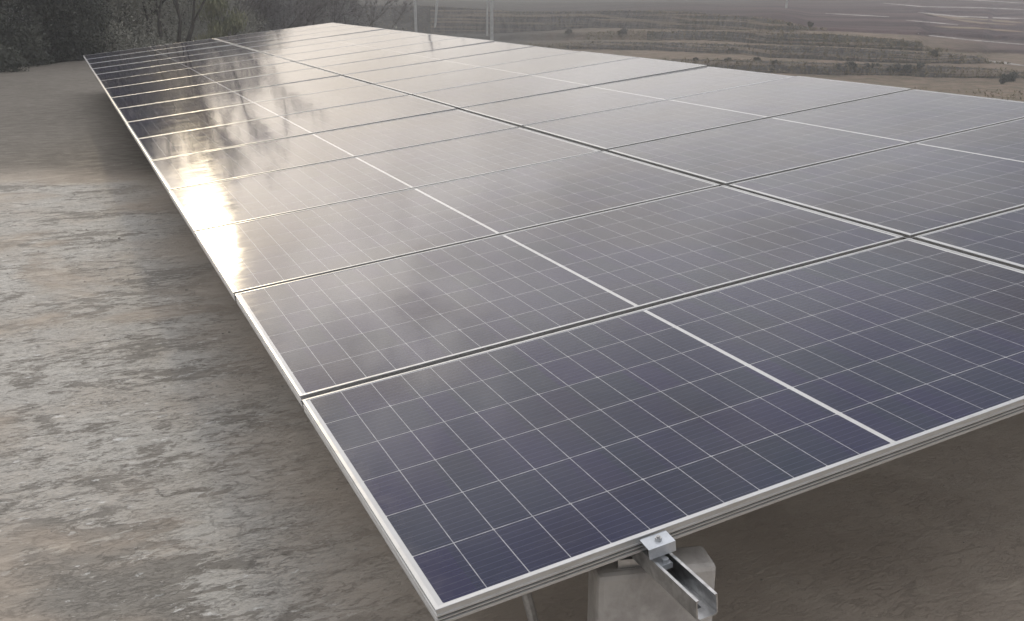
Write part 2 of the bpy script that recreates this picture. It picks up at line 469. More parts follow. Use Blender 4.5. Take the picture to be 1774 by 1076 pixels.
AZ_ALL = list(np.arange(-180, -14, 4.0)) + AZ_FINE + list(np.arange(70, 180, 4.0))


def hash_noise(a, b, s=1.0):
    return (math.sin(a * 1.7 * s + b * 0.31) + math.sin(a * 3.9 * s - b * 0.53 + 1.3) * 0.6 + math.sin(a * 8.3 * s + b * 1.1 + 2.1) * 0.35) / 1.95


def profile(az):
    """list of (distance, height) along one bearing, and the four bank records"""
    e = [float(np.interp(az, *L)) for L in LINES]
    for i in range(1, 8):
        e[i] = max(e[i], e[i - 1] + 0.015)
    t = [math.tan(R(x)) for x in e]
    d = (CAM[2] - LOW) / -t[0]
    pts, banks = [], []
    z = LOW
    for k in range(4):
        if k:
            d = d * t[2 * k - 1] / t[2 * k] * 1.004
            z = CAM[2] + d * t[2 * k]
        pts.append((d, z))
        rise = (CAM[2] + d * t[2 * k + 1]) - z
        run = 0.25 + 0.35 * rise
        top = CAM[2] + (d + run) * t[2 * k + 1]
        pts.append((d + run, top))
        banks.append((d, z, d + run, top))
        d, z = d + run, top
    e7 = e[7]
    far = [(d + 14, max(e7 + 0.10, e7 * 0.82)), (d + 35, max(e7 + 0.2, e7 * 0.6)), (d + 70, -0.62 if e7 < -0.75 else e7 + 0.35),
           (d + 115, -0.25), (d + 170, 0.35), (d + 230, 1.9 + 0.5 * hash_noise(az * 0.12, 0.0)), (d + 290, 3.0 + 0.5 * hash_noise(az * 0.15, 3.0)),
           (d + 340, 2.6 + 0.5 * hash_noise(az * 0.15, 3.0))]
    last = e7
    for dd, el in far:
        el = max(el, last + 0.03) if dd < d + 320 else el
        last = el
        pts.append((dd, CAM[2] + dd * math.tan(R(el))))
    return pts, banks


prof = {}
verts, faces, brush_v, grassy_v = [], [], [], []
inner = [0.0, 20.0, 36.0]
SUBDIV = 5
ring_n = None
for az in AZ_ALL:
    pts, banks = profile(az)
    prof[az] = (pts, banks)
    col = [(r, LOW) for r in inner[1:]]
    prev = col[-1]
    for i, (dd, zz) in enumerate(pts):
        n = SUBDIV if i in (0, 2, 4, 6) or i > 7 else 2
        for s in range(1, n + 1):
            f = s / n
            col.append((prev[0] + (dd - prev[0]) * f, prev[1] + (zz - prev[1]) * f))
        prev = (dd, zz)
    if ring_n is None:
        ring_n = len(col)
    for i, (dd, zz) in enumerate(col):
        p = polar(az, dd, zz)
        if i > 2:
            p.z += 0.03 * hash_noise(p.x * 0.9, p.y * 2.0) * min(1.0, dd / 60)
        verts.append(p)
        left = 1.0 - min(1.0, max(0.0, (az - 24.0) / 7.0))
        k = (i - 2) / 1.0
        upper = dd > pts[7][0] - 0.4
        lowgrass = 1.0 if dd <= pts[1][0] + 0.3 else 0.0
        right_field = min(1.0, max(0.0, (az - 45.0) / 6.0)) if dd > pts[4][0] else 0.0
        br = left * (0.9 if dd > pts[3][0] else 0.45)
        if upper:
            br = max(br, 0.65 * (1.0 - min(1.0, max(0.0, (az - 30) / 10))))
        if dd > pts[7][0] + 180:
            br = max(br, 0.7)
        gr = 0.0 if upper else (1.0 - right_field)
        brush_v.append(br)
        grassy_v.append(gr)
NC = len(AZ_ALL)
for c in range(NC):
    a, b2 = c * ring_n, ((c + 1) % NC) * ring_n
    for i in range(ring_n - 1):
        faces.append((a + i, a + i + 1, b2 + i + 1, b2 + i))
cidx = len(verts)
verts.append(Vector((CAM[0], CAM[1], LOW)))
brush_v.append(0.0)
grassy_v.append(1.0)
for c in range(NC):
    faces.append((cidx, c * ring_n, ((c + 1) % NC) * ring_n))
hill = mesh_obj("hillside", verts, faces, m_hill, smooth=True)
for nm, arr in (('brush', brush_v), ('grassy', grassy_v)):
    at = hill.data.attributes.new(nm, 'FLOAT', 'POINT')
    at.data.foreach_set('value', arr)
recalc(hill)
tag(hill, kind='structure')

AZC = np.array(AZ_FINE)


def ground_z(az, dist):
    pts, _ = prof[min(AZ_ALL, key=lambda q: abs(q - az))]
    ds = [0.0] + [p_[0] for p_ in pts]
    zs = [LOW] + [p_[1] for p_ in pts]
    return float(np.interp(dist, ds, zs))


def on_terrain(x, y):
    """where the ray of a pixel meets the terrain"""
    az, el = azel(x, y)
    pts, _ = prof[min(AZ_ALL, key=lambda q: abs(q - az))]
    ds = np.array([30.0] + [q[0] for q in pts])
    zs = np.array([LOW] + [q[1] for q in pts])
    for dd in np.arange(32, 420, 0.1):
        if np.interp(dd, ds, zs) >= CAM[2] + dd * math.tan(R(el)):
            return az, float(dd), float(np.interp(dd, ds, zs))
    return az, 300.0, 0.0


# ------------------------------------------------------------------ terrace banks, one thing each
BANKS = [
    (0, 21.5, 52.5, "lowest grassy bank just beyond the array's right edge, dark shrubs along it"),
    (1, 27.0, 49.2, "second terrace bank up the slope, ending in a rounded right end"),
    (2, 31.5, 46.3, "third terrace bank up, with a yellowish straw lip running to a point"),
    (3, 19.6, 40.2, "tallest and uppermost grey terrace bank, behind the poles"),
]
for k, a0, a1, lab in BANKS:
    cols = [a for a in AZ_FINE if a0 <= a <= a1]
    sub = []
    for i in range(len(cols) - 1):
        for s in range(2):
            sub.append(cols[i] + (cols[i + 1] - cols[i]) * s / 2)
    sub.append(cols[-1])
    V, F = [], []
    NR = 7
    for a in sub:
        i = min(max(int((a - AZ_FINE[0]) / 0.22), 0), len(AZ_FINE) - 2)
        f = (a - AZ_FINE[i]) / 0.22
        b0, b1 = np.array(prof[AZ_FINE[i]][1][k]), np.array(prof[AZ_FINE[i + 1]][1][k])
        d0, z0, d1, z1 = b0 + (b1 - b0) * f
        endt = min(1.0, (a - a0) / 0.5 + 0.05, (a1 - a) / 0.5 + 0.05)
        for j in range(NR):
            t = j / (NR - 1)
            bul = (0.16 + 0.14 * hash_noise(a * 7.0, t * 6.0 + k)) * math.sin(math.pi * min(1, t * 0.9 + 0.1)) * endt
            dd = d0 + (d1 - d0) * t - bul - 0.05 * endt
            zz = z0 - 0.05 + (z1 - z0 + 0.05) * t + (0.05 * hash_noise(a * 11, k * 2.0) + 0.03) * (t > 0.85) * endt
            V.append(polar(a, dd, zz))
        V.append(polar(a, d1 + 0.35, z1 + 0.012))
        V.append(polar(a, d1 + 0.35, z0 - 0.25))
        V.append(polar(a, d0 + 0.05, z0 - 0.25))
    NP = NR + 3
    for i in range(len(sub) - 1):
        for j in range(NP):
            q = (j + 1) % NP
            F.append((i * NP + j, i * NP + q, (i + 1) * NP + q, (i + 1) * NP + j))
    F.append(tuple(range(NP)))
    F.append(tuple((len(sub) - 1) * NP + j for j in reversed(range(NP))))
    o = recalc(mesh_obj("terrace_bank", V, F, m_bank))
    tag(o, lab, "terrace bank", "stepped banks on the slope beyond the array")

# pale lips and field edges: strips of dry soil on the ground (part of the land)
def ribbon(name, pts, wid, mat, lift=0.05):
    P = []
    for (x0, y0), (x1, y1) in zip(pts[:-1], pts[1:]):
        n = max(2, int(abs(x1 - x0) / 9))
        for s in range(n):
            f = s / n
            P.append((x0 + (x1 - x0) * f, y0 + (y1 - y0) * f))
    P.append(pts[-1])
    V, F = [], []
    for i, (x, y) in enumerate(P):
        az, d, z = on_terrain(x, y)
        wv = wid * (0.75 + 0.4 * hash_noise(i * 0.35, x * 0.01)) * min(1.0, (i + 0.3) / 4, (len(P) - i - 0.7) / 4)
        for o_, h_ in ((-wv, 0.0), (-wv * 0.4, lift), (wv * 0.4, lift), (wv, 0.0)):
            V.append(polar(az, d + o_, ground_z(az, d + o_) + h_ + 0.015))
    for i in range(len(P) - 1):
        for j in range(3):
            F.append((i * 4 + j, i * 4 + j + 1, i * 4 + 5 + j, i * 4 + 4 + j))
    return V, F


def ribbons(name, specs, mat):
    V, F = [], []
    for pts, wid in specs:
        v, f = ribbon(name, pts, wid, mat)
        k = len(V)
        V += v
        F += [tuple(k + i for i in q) for q in f]
    return tag(mesh_obj(name, V, F, mat, smooth=True), kind='structure')


ribbons("path", [
    ([(1640, -1), (1700, 1), (1774, 6)], 2.2), ([(1530, 6), (1600, 12), (1700, 14), (1774, 17)], 1.3),
    ([(1590, 22), (1660, 29), (1774, 33)], 1.6), ([(1570, 36), (1620, 40), (1660, 44)], 0.7),
    ([(1430, 24), (1490, 27), (1540, 30)], 0.6), ([(1690, 104), (1740, 110), (1790, 117)], 0.5),
    ([(1590, 60), (1680, 70), (1774, 78)], 0.5),
], m_ridge)
ribbons("field", [
    ([(1600, 24), (1640, 30), (1700, 34), (1774, 40)], 2.4), ([(1620, 47), (1690, 49), (1774, 56)], 1.8),
    ([(1640, 33), (1700, 40), (1760, 44)], 2.0),
], m_ridge_red)

# ------------------------------------------------------------------ yard
yard = [(-16.0, 2.0), (-9.0, 13.4), (-1.54, 24.12), (0.21, 26.83), (2.4, 28.6), (5.2, 28.2), (6.2, 24.0), (6.0, 12.0), (6.4, 4.0),
        (7.5, -1.0), (9.0, -6.0), (6.0, -14.0), (-8.0, -15.0), (-16.0, -9.0)]


def densify(poly, step):
    out = []
    for i, a in enumerate(poly):
        b_ = poly[(i + 1) % len(poly)]
        n = max(1, int(math.dist(a, b_) / step))
        for s in range(n):
            f = s / n
            out.append((a[0] + (b_[0] - a[0]) * f, a[1] + (b_[1] - a[1]) * f))
    return out


edge = densify(yard, 0.6)
cx, cy = -1.0, 5.0
rings = [0.0, 0.1, 0.2, 0.32, 0.45, 0.6, 0.75, 0.88, 0.96, 1.0]
V, F = [], []
NE = len(edge)
for r in rings[1:]:
    for i, (x, y) in enumerate(edge):
        wob = 0.12 * hash_noise(i * 0.9, 2.0) if r == 1.0 else 0.0
        zz = 0.0 if r < 0.96 else (-0.02 if r < 1 else -0.10 + 0.04 * hash_noise(i * 0.7, 1.0))
        V.append((cx + (x - cx) * r + wob, cy + (y - cy) * r + wob * 0.5, zz))
for i, (x, y) in enumerate(edge):
    dx, dy = x - cx, y - cy
    l = math.hypot(dx, dy)
    V.append((x + dx / l * 2.2, y + dy / l * 2.2, -1.6 + 0.2 * hash_noise(i * 0.6, 5.0)))
for i, (x, y) in enumerate(edge):
    dx, dy = x - cx, y - cy
    l = math.hypot(dx, dy)
    V.append((x + dx / l * 5.5, y + dy / l * 5.5, LOW - 0.2))
nr = len(rings) + 1
for r in range(nr - 1):
    for i in range(NE):
        j = (i + 1) % NE
        F.append((r * NE + i, r * NE + j, (r + 1) * NE + j, (r + 1) * NE + i))
V.append((cx, cy, 0.0))
for i in range(NE):
    F.append((len(V) - 1, (i + 1) % NE, i))
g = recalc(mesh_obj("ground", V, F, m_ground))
tag(g, kind='structure')

# ------------------------------------------------------------------ the array
L, W, GAP, TH = 2.09, 1.031, 0.024, 0.035
TILT = R(6.35)
LIFT = 0.60
ARR = Matrix.Translation((0, 0, LIFT)) @ Matrix.Rotation(-TILT, 4, 'Y')     # array plane: x = across, y = along the rows, z = normal


def frame_mesh():
    prof_ = [(0.0082, 0.0), (0.0006, 0.0), (0.0, -0.0006), (0.0, -0.0018), (0.0030, -0.0022), (0.0028, -0.0138), (0.0006, -0.0146), (0.0006, -0.0172), (0.0032, -0.0180), (0.0032, -0.0215), (0.0006, -0.0222),
             (0.0006, -0.0248), (0.0036, -0.0256), (0.0036, -0.0285), (0.0008, -0.0295), (0.0008, -TH), (0.028, -TH), (0.028, -0.0334), (0.0050, -0.0334), (0.0050, -0.0075), (0.0082, -0.0075)]
    n = len(prof_)
    V, F, I = [], [], []
    for sx, sy in ((0, 0), (1, 0), (1, 1), (0, 1)):
        for o, z in prof_:
            V.append((o if sx == 0 else L - o, o if sy == 0 else W - o, z))
    for s in range(4):
        a, b_ = s * n, ((s + 1) % 4) * n
        for i in range(n):
            j = (i + 1) % n
            F.append((a + i, a + j, b_ + j, b_ + i))
            I.append(2 if i in (8, 12) else 1 if 3 <= i <= n - 6 else 0)
    return V, F, I


def sheet_mesh():
    """white laminate with every half-cell as its own face lying on it"""
    V = [(0.007, 0.007, -0.00148), (L - 0.007, 0.007, -0.00148), (L - 0.007, W - 0.007, -0.00148), (0.007, W - 0.007, -0.00148)]
    F, I = [(0, 1, 2, 3)], [1]
    g, gv = 0.0019, 0.0024
    for h in range(2):
        xa = 0.018 + h * (12 * PU + 0.011) + g
        k = len(V)
        V += [(xa, 0.012, -0.00144), (xa + 12 * PU - 2 * g, 0.012, -0.00144), (xa + 12 * PU - 2 * g, W - 0.012, -0.00144), (xa, W - 0.012, -0.00144)]
        F.append((k, k + 1, k + 2, k + 3))
        I.append(2)
    ch = 0.0022
    for i in range(24):
        x0 = 0.018 + i * PU + (0.011 if i >= 12 else 0.0) + g / 2
        x1 = x0 + PU - g
        for j in range(6):
            y0 = 0.0110 + j * PV + gv / 2
            y1 = y0 + PV - gv
            k = len(V)
            z = -0.0014
            if i % 2 == 0:
                pts = [(x0 + ch, y0), (x1, y0), (x1, y1), (x0 + ch, y1), (x0, y1 - ch), (x0, y0 + ch)]
            else:
                pts = [(x0, y0), (x1 - ch, y0), (x1, y0 + ch), (x1, y1 - ch), (x1 - ch, y1), (x0, y1)]
            V += [(a, b_, z) for a, b_ in pts]
            F.append(tuple(range(k, k + 6)))
            I.append(0)
    return V, F, I


fv, ff, fi = frame_mesh()
sv, sf, si = sheet_mesh()
ORD = ["nearest", "second", "third", "fourth", "fifth", "sixth", "seventh", "eighth", "ninth", "tenth", "eleventh", "twelfth", "thirteenth", "fourteenth", "fifteenth", "farthest"]


def panel_label(colm, r):
    side = "left" if colm == 0 else "right"
    if r == 0:
        return ("dark blue solar panel at the near left corner, above the protruding steel rail" if colm == 0
                else "mostly cropped solar panel at the right column's near end")
    pos = f"{ORD[r]} from the near end in the {side} column"
    if r == 15:
        pos = f"farthest in the {side} column"
    if colm == 0:
        look = ("faintly gridded solar panel" if r == 1 else
                "solar panel with white glare" if r in (2, 3, 4) else
                "silvery solar panel with warm glare" if r < 8 else
                "dark tree-reflecting solar panel")
    else:
        look = "grey-violet solar panel" if r < 4 else "pale sky-reflecting solar panel"
    return f"{look}, {pos}"


proto = None
for r in range(16):
    for colm in range(2):
        jit = Matrix.Translation((rng.normal(0, 0.0012), rng.normal(0, 0.0012), rng.normal(0, 0.0008))) @ Matrix.Rotation(R(rng.normal(0, 0.07)), 4, 'X') @ Matrix.Rotation(R(rng.normal(0, 0.07)), 4, 'Y')
        mw = ARR @ Matrix.Translation((colm * (L + GAP), r * (W + GAP), 0)) @ jit
        if proto is None:
            root = empty("solar_panel", mw, panel_label(colm, r), "solar panel", "solar panels of the tilted array")
            fr = recalc(mesh_obj("frame", fv, ff, [m_alu, m_alu_side, m_groove], root, mat_idx=fi))
            sh = mesh_obj("cell_sheet", sv, sf, [m_cell, m_sheet, m_gap], root, mat_idx=si)
            proto = (root, fr, sh)
        else:
            root = proto[0].copy()
            sc.collection.objects.link(root)
            root.matrix_world = mw
            root['label'] = panel_label(colm, r)
            for ch_ in proto[1:]:
                c_ = ch_.copy()
                sc.collection.objects.link(c_)
                c_.parent = root

# rails: open steel channels under the panels
RAILS = [(0.44, "galvanised steel channel rail jutting out below the near left panel"),
         (1.69, "channel rail under the inner half of the left panel column"),
         (2.51, "channel rail under the inner half of the right panel column"),
         (3.80, "channel rail under the outer right edge of the array")]
hw, rh, tk = 0.0225, 0.044, 0.0028
U = [(-hw, 0), (-hw, -rh + 0.005), (-hw + 0.005, -rh), (hw - 0.005, -rh), (hw, -rh + 0.005), (hw, 0), (hw - 0.006, 0), (hw - 0.006, -tk),
     (hw - tk, -tk), (hw - tk, -rh + 0.006), (hw - 0.006, -rh + tk), (-hw + 0.006, -rh + tk), (-hw + tk, -rh + 0.006), (-hw + tk, -tk), (-hw + 0.006, -tk), (-hw + 0.006, 0)]
for k, (uu, lab) in enumerate(RAILS):
    root = empty("support_rail", ARR @ Matrix.Translation((uu, 0, -TH - 0.001)), lab, "rail", "channel rails under the array")
    MB().extrude(U, -0.178, 16 * (W + GAP) + 0.12).build("channel", m_galv, root)
    s_ = MB()
    for q in range(8):
        pass
    s_.box(-0.006, 0.006, -0.150, -0.095, -rh + tk, -rh + tk + 0.0006)
    s_.build("slot", m_pole_dk, root)

# end clamps at the near edge
CL = [(0.44, "bent aluminium end clamp with hex bolt on the protruding rail"), (1.69, "end clamp on the near frame edge beside the middle of the array"),
      (2.51, "end clamp on the near frame edge right of the array's middle"), (3.80, "end clamp on the near frame edge at the far right rail")]
for uu, lab in CL:
    root = empty("end_clamp", ARR @ Matrix.Translation((uu, 0, 0)), lab, "clamp", "end clamps on the near edge")
    hwid = 0.029
    b_ = MB()
    prof_ = [(-0.0006, -0.0075), (-0.033, -0.0110), (-0.0340, -0.0305), (-0.0365, -0.0305), (-0.0357, -0.0092), (-0.0030, -0.0050), (-0.0006, -0.0050)]
    k = 0
    for x in (-hwid, hwid):
        b_.v += [(x, y, z) for y, z in prof_]
    n = len(prof_)
    for i in range(n):
        j = (i + 1) % n
        b_.f.append((i, j, n + j, n + i))
    b_.f.append(tuple(range(n)))
    b_.f.append(tuple(n + n - 1 - i for i in range(n)))
    b_.build("bracket", m_clamp, root)
    t_ = MB()
    t_.tube((0.002, -0.019, -0.0075), (0.002, -0.019, -0.0015), 0.0065, 0.0065, 6)
    t_.tube((0.002, -0.019, -0.0015), (0.002, -0.019, 0.002), 0.0035, 0.0035, 10)
    t_.build("bolt", m_galv, root)
    t_ = MB()
    t_.box(-0.013, 0.013, -0.048, -0.012, -TH - 0.020, -TH - 0.009)
    t_.tube((0.002, -0.040, -TH - 0.009), (0.002, -0.040, -TH - 0.001), 0.007, 0.007, 6)
    t_.build("spring_nut", m_clamp, root)

# concrete pedestals and steel legs under the array
CROSS_V = [0.16, 4.3, 8.5, 12.7, 16.6]
first = True
NAMES = ["at the near end", "in the second line of supports", "in the third line of supports", "in the fourth line of supports", "at the far end"]
for q, yv in enumerate(CROSS_V):
    for kk, uu in enumerate((0.44, 3.80)):
        top = ARR @ Vector((uu, yv, -TH - rh - 0.004))
        side = "left" if kk == 0 else "right"
        if q == 0 and kk == 0:
            lab = "pale concrete pillar below the protruding rail, near left corner"
        else:
            lab = f"pale concrete pillar {NAMES[q]}, under the {side} rail"
        root = empty("concrete_pillar", Matrix.Translation((top.x, top.y, 0)) @ Matrix.Rotation(R(-14), 4, 'Z'), lab, "pillar", "pillars carrying the array")
        b_ = MB()
        b_.box(-0.065 if kk == 0 else -0.15, 0.18, -0.13, -0.045 if q == 0 else 0.15, -0.06, top.z - 0.022)
        o = b_.build("shaft", m_conc, root)
        bv = o.modifiers.new("bevel", 'BEVEL')
        bv.width = 0.012
        bv.segments = 2
        b_ = MB()
        b_.box(-0.02, 0.05, -0.11, -0.06 if q == 0 else 0.07, top.z - 0.022, top.z - 0.002)
        b_.build("base_plate", m_galv, root)
        if kk == 0:
            MB().tube((-0.215, 0.0, top.z + 0.015), (-0.085, 0.02, 0.02), 0.011, 0.011, 8).build("brace", m_galv, root)

# ------------------------------------------------------------------ poles beyond the array
def pole(x, y_foot, dist, height, rad, lean, lab, fitting=None, mat=None):
    az, el = azel(x, y_foot)
    z = ground_z(az, dist)
    foot = polar(az, dist, z - 0.15)
    root = empty("utility_pole", Matrix.Translation(foot) @ Matrix.Rotation(R(-az), 4, 'Z') @ Matrix.Rotation(R(lean), 4, 'Y'), lab, "pole", "poles on the slope behind the array")
    MB().tube((0, 0, 0), (0, 0, height), rad, rad * 0.72, 12).build("shaft", mat or m_pole, root, smooth=False)
    if fitting:
        f_ = MB()
        f_.box(-0.9, 0.9, -0.06, 0.06, height - 0.7, height - 0.58)
        f_.build("crossarm", m_pole_dk, root)
        for sx in (-0.8, 0.0, 0.8):
            MB().tube((sx, 0, height - 0.58 if sx else height), (sx, 0, height - 0.40 if sx else height + 0.2), 0.05, 0.035, 8).build("insulator", m_pole_dk, root)
    return root


_, dA, _ = on_terrain(852, 73)
pole(852, 73, dA, 15.0, 0.16, 0.2, "thick pale pole standing at the foot of the grey bank", True)
_, dB, _ = on_terrain(844, 62)
pole(844, 62, dB, 13.0, 0.095, 0.4, "thin grey pole close beside the thick pale pole", False)
_, dC, _ = on_terrain(721, 57)
pole(721, 57, dC, 15.5, 0.15, -0.8, "thin upright pole leftmost on the slope behind the array", True)
_, dD, _ = on_terrain(754, 48)
pole(754, 48, dD, 14.5, 0.13, 5.0, "thin pole leaning to the right on the slope", False)
_, dE, _ = on_terrain(1362, 14)
pole(1362, 14, dE, 8.0, 0.12, 0.0, "small far pole standing alone in the purple-brown field", False)


# ------------------------------------------------------------------ trees and shrubs
def quads(centers, size, aspect, updown=0.0):
    """leaf-sized quads, random in direction"""
    n = len(centers)
    a = rng.normal(size=(n, 3))
    a[:, 2] += updown * np.sign(a[:, 2] + 1e-9)
    a /= np.linalg.norm(a, axis=1)[:, None]
    b_ = np.cross(a, rng.normal(size=(n, 3)))
    b_ /= np.linalg.norm(b_, axis=1)[:, None]
    s = size * rng.uniform(0.6, 1.4, n)[:, None]
    c_ = np.asarray(centers)
    p0, p1 = c_ - a * s, c_ + a * s
    wv = b_ * s * aspect
    V = np.stack([p0, c_ + wv, p1, c_ - wv], 1).reshape(-1, 3)
    F = np.arange(4 * n).reshape(-1, 4)
    return V, F


def np_mesh(name, V, F, mat, parent=None):
    me = bpy.data.meshes.new(name)
    V = np.ascontiguousarray(V, dtype=np.float32)
    F = np.ascontiguousarray(F, dtype=np.int32)
    me.vertices.add(len(V))
    me.vertices.foreach_set('co', V.ravel())
    k = F.shape[1]
    me.loops.add(F.size)
    me.loops.foreach_set('vertex_index', F.ravel())
    me.polygons.add(len(F))
    me.polygons.foreach_set('loop_start', np.arange(0, F.size, k, dtype=np.int32))
    me.materials.append(mat)
    me.update(calc_edges=True)
    return link(bpy.data.objects.new(name, me), parent)


def grow(mb, tips, p, d, length, rad, depth, spread, droop=0.0, minr=0.004):
    """recursive limbs; collects twig ends"""
    segs = 3
    for s in range(segs):
        q = p + d * (length / segs)
        r2 = rad * (0.86 if s < segs - 1 else 0.8)
        mb.tube(p, q, rad, r2, 6 if rad > 0.02 else 3, cap=False)
        p, rad = q, r2
        d = (d + Vector((random.gauss(0, 0.10), random.gauss(0, 0.10), random.gauss(0.03, 0.06) - droop))).normalized()
        if depth <= 2:
            tips.append((p.copy(), d.copy(), rad))
    if depth == 0 or rad < minr:
        tips.append((p, d, rad))
        return
    for _ in range(random.choice((2, 3, 3))):
        nd = (d + Vector((random.gauss(0, spread), random.gauss(0, spread), random.gauss(0.1, spread * 0.6)))).normalized()
        grow(mb, tips, p, nd, length * random.uniform(0.62, 0.85), rad * random.uniform(0.55, 0.72), depth - 1, spread, droop, minr)


def branch_tree(name, foot, height, lab, cat, group, stems=1, spread=0.42, leaf=None, n_leaf=0, leaf_size=0.06, twig_n=6, crown_mat=None, lean=0.12, rad=0.1, depth=4):
    root = empty(name, Matrix.Translation(foot), lab, cat, group)
    mb, tips = MB(), []
    for s in range(stems):
        d = Vector((random.gauss(0, lean), random.gauss(0, lean), 1)).normalized()
        if stems > 1:
            an = 2 * math.pi * s / stems + 0.4
            d = Vector((math.cos(an) * lean * 2, math.sin(an) * lean * 1.2, 1)).normalized()
        grow(mb, tips, Vector((random.gauss(0, 0.08), random.gauss(0, 0.08), 0)), d, height * 0.34, rad * random.uniform(0.8, 1.1), depth, spread)
    mb.build("trunk", m_bark, root)
    C_, N_ = [], 0
    for p, d, r_ in tips:
        for _ in range(twig_n):
            dd = (d + Vector((random.gauss(0, 0.55), random.gauss(0, 0.55), random.gauss(0.1, 0.4)))).normalized()
            C_.append((p, p + dd * random.uniform(0.15, 0.5) * height / 5))
    V, F = [], []
    for a, b_ in C_:
        k = len(V)
        s = (b_ - a).cross(Vector((random.gauss(0, 1), random.gauss(0, 1), random.gauss(0, 1)))).normalized() * 0.006
        V += [a - s, a + s, b_]
        F.append((k, k + 1, k + 2))
        m_ = a.lerp(b_, 0.5)
        off = Vector((random.gauss(0, 1), random.gauss(0, 1), random.gauss(0, 1))) * (b_ - a).length * 0.3
        V += [m_ - s * 0.7, m_ + s * 0.7, m_ + off]
        F.append((k + 3, k + 4, k + 5))
    if leaf and n_leaf:
        tp = np.array([tuple(t[1]) for t in C_])
        pick = rng.integers(0, len(tp), n_leaf)
        cen = tp[pick] + rng.normal(0, 0.14 * height / 5, (n_leaf, 3))
        lv, lf = quads(cen, leaf_size, 0.45)
        np_mesh("crown", lv, lf, leaf, root)
        np_mesh("twigs", np.array([tuple(v) for v in V]), np.array(F), m_twig, root)
    else:
        np_mesh("crown", np.array([tuple(v) for v in V]), np.array(F), crown_mat or m_twig, root)
    return root


def shrub(foot, rx, ry, h, n, leafmat, lab, cat="shrub", group=None, leaf_size=0.07, name="shrub", lumps=9, upd=0.0, aspect=0.45):
    """leaf clumps over a spray of stems"""
    root = empty(name, Matrix.Translation(foot), lab, cat, group)
    mb = MB()
    cen, rad = [], []
    for i in range(lumps):
        an = random.uniform(0, 2 * math.pi)
        rr = math.sqrt(random.random())
        c_ = Vector((math.cos(an) * rr * rx * 0.72, math.sin(an) * rr * ry * 0.72, h * random.uniform(0.18, 0.86) * (1 - 0.35 * rr * rr)))
        cen.append(tuple(c_))
        rad.append(random.uniform(0.16, 0.36) * min(h, rx * 1.4))
        p = Vector((random.gauss(0, 0.06), random.gauss(0, 0.06), 0))
        md = p.lerp(c_, 0.5) + Vector((random.gauss(0, 0.08), random.gauss(0, 0.08), 0.05)) * h * 0.3
        mb.tube(p, md, 0.018 * h ** 0.5, 0.012 * h ** 0.5, 5, False)
        mb.tube(md, c_, 0.012 * h ** 0.5, 0.004, 4, False)
    mb.build("stem", m_bark, root)
    cen, rad = np.array(cen), np.array(rad)
    k = rng.integers(0, lumps, n)
    d = rng.normal(size=(n, 3))
    d /= np.linalg.norm(d, axis=1)[:, None]
    rr = rad[k] * rng.uniform(0.25, 1.12, n) ** 0.7
    P = cen[k] + d * rr[:, None]
    P[:, 2] = np.maximum(P[:, 2], 0.0)
    lv, lf = quads(P, leaf_size, aspect, upd)
    np_mesh("crown" if cat == "tree" else "foliage", lv, lf, leafmat, root)
    return root


def site(x, dist, z):
    az, _ = azel(x, 60)
    return polar(az, dist, z)


# dense dark growth at the end of the yard, left
GD = "dark growth beyond the end of the yard"
for x, dist, z, rx, h, mat, lab in [
    (-190, 25.5, -1.0, 2.0, 5.6, m_leaf_dark, "dense dark tree at the extreme left behind the yard edge"),
    (-60, 27.0, -1.3, 2.0, 6.2, m_leaf_dark, "dense dark evergreen tree at the left corner of the photo"),
    (60, 28.5, -1.5, 2.0, 7.6, m_leaf_dark, "darkest full tree directly behind the yard's far edge"),
    (150, 31.0, -1.8, 2.1, 8.0, m_leaf_mid, "dull tree just left of the array's far left corner"),
    (225, 34.5, -2.2, 2.1, 8.4, m_leaf_mid, "dull grey-green tree left of the bare forked tree"),
    (285, 43.0, -2.6, 2.8, 10.0, m_leaf_mid, "dull tree filling the background behind the bare forked tree"),
    (365, 45.0, -2.8, 2.8, 9.6, m_leaf_mid, "dull tree behind the olive willowy shrub"),
    (440, 50.0, -3.0, 2.2, 8.4, m_leaf_grey, "greyish tree above the small olive shrub"),
    (515, 56.0, -3.4, 2.3, 8.0, m_leaf_grey, "greyish tree left of the array's far corner"),
    (590, 62.0, -3.5, 2.6, 7.6, m_leaf_grey, "greyish hazy tree right behind the array's far corner"),
]:
    shrub(site(x, dist, z), rx, rx, h, int(60000 * max(1, h / 6)), mat, lab, "tree", GD, 0.034, "bushy_tree", 40)
for x, dist, z, rx, h, mat, lab in [
    (-60, 24.2, -0.9, 1.1, 1.9, m_leaf_dark, "low dark bush along the yard edge, far left"),
    (30, 26.2, -0.9, 1.0, 1.8, m_leaf_dark, "low dark bush behind the yard edge under the darkest tree"),
    (110, 27.8, -0.9, 1.0, 1.9, m_leaf_dark, "low dark bush beside the far left corner of the array"),
    (190, 29.6, -1.2, 1.2, 2.3, m_leaf_mid, "tangled dull bush behind the array's far edge, left part"),
    (255, 31.0, -1.6, 1.1, 2.4, m_leaf_mid, "tangled bush at the foot of the bare forked tree"),
    (330, 32.0, -2.0, 1.1, 2.6, m_leaf_mid, "tangled bush right of the bare forked tree"),
]:
    shrub(site(x, dist, z), rx, rx, h, 16000, mat, lab, "bush", "bushes along the far end of the yard", 0.035, "bush", 16)
branch_tree("bare_tree", site(288, 31.5, -1.9), 8.0, "bare forked tree with several dark stems behind the array's far edge", "tree", None, 4, 0.30, None, 0, twig_n=7, lean=0.13, rad=0.11, depth=4)
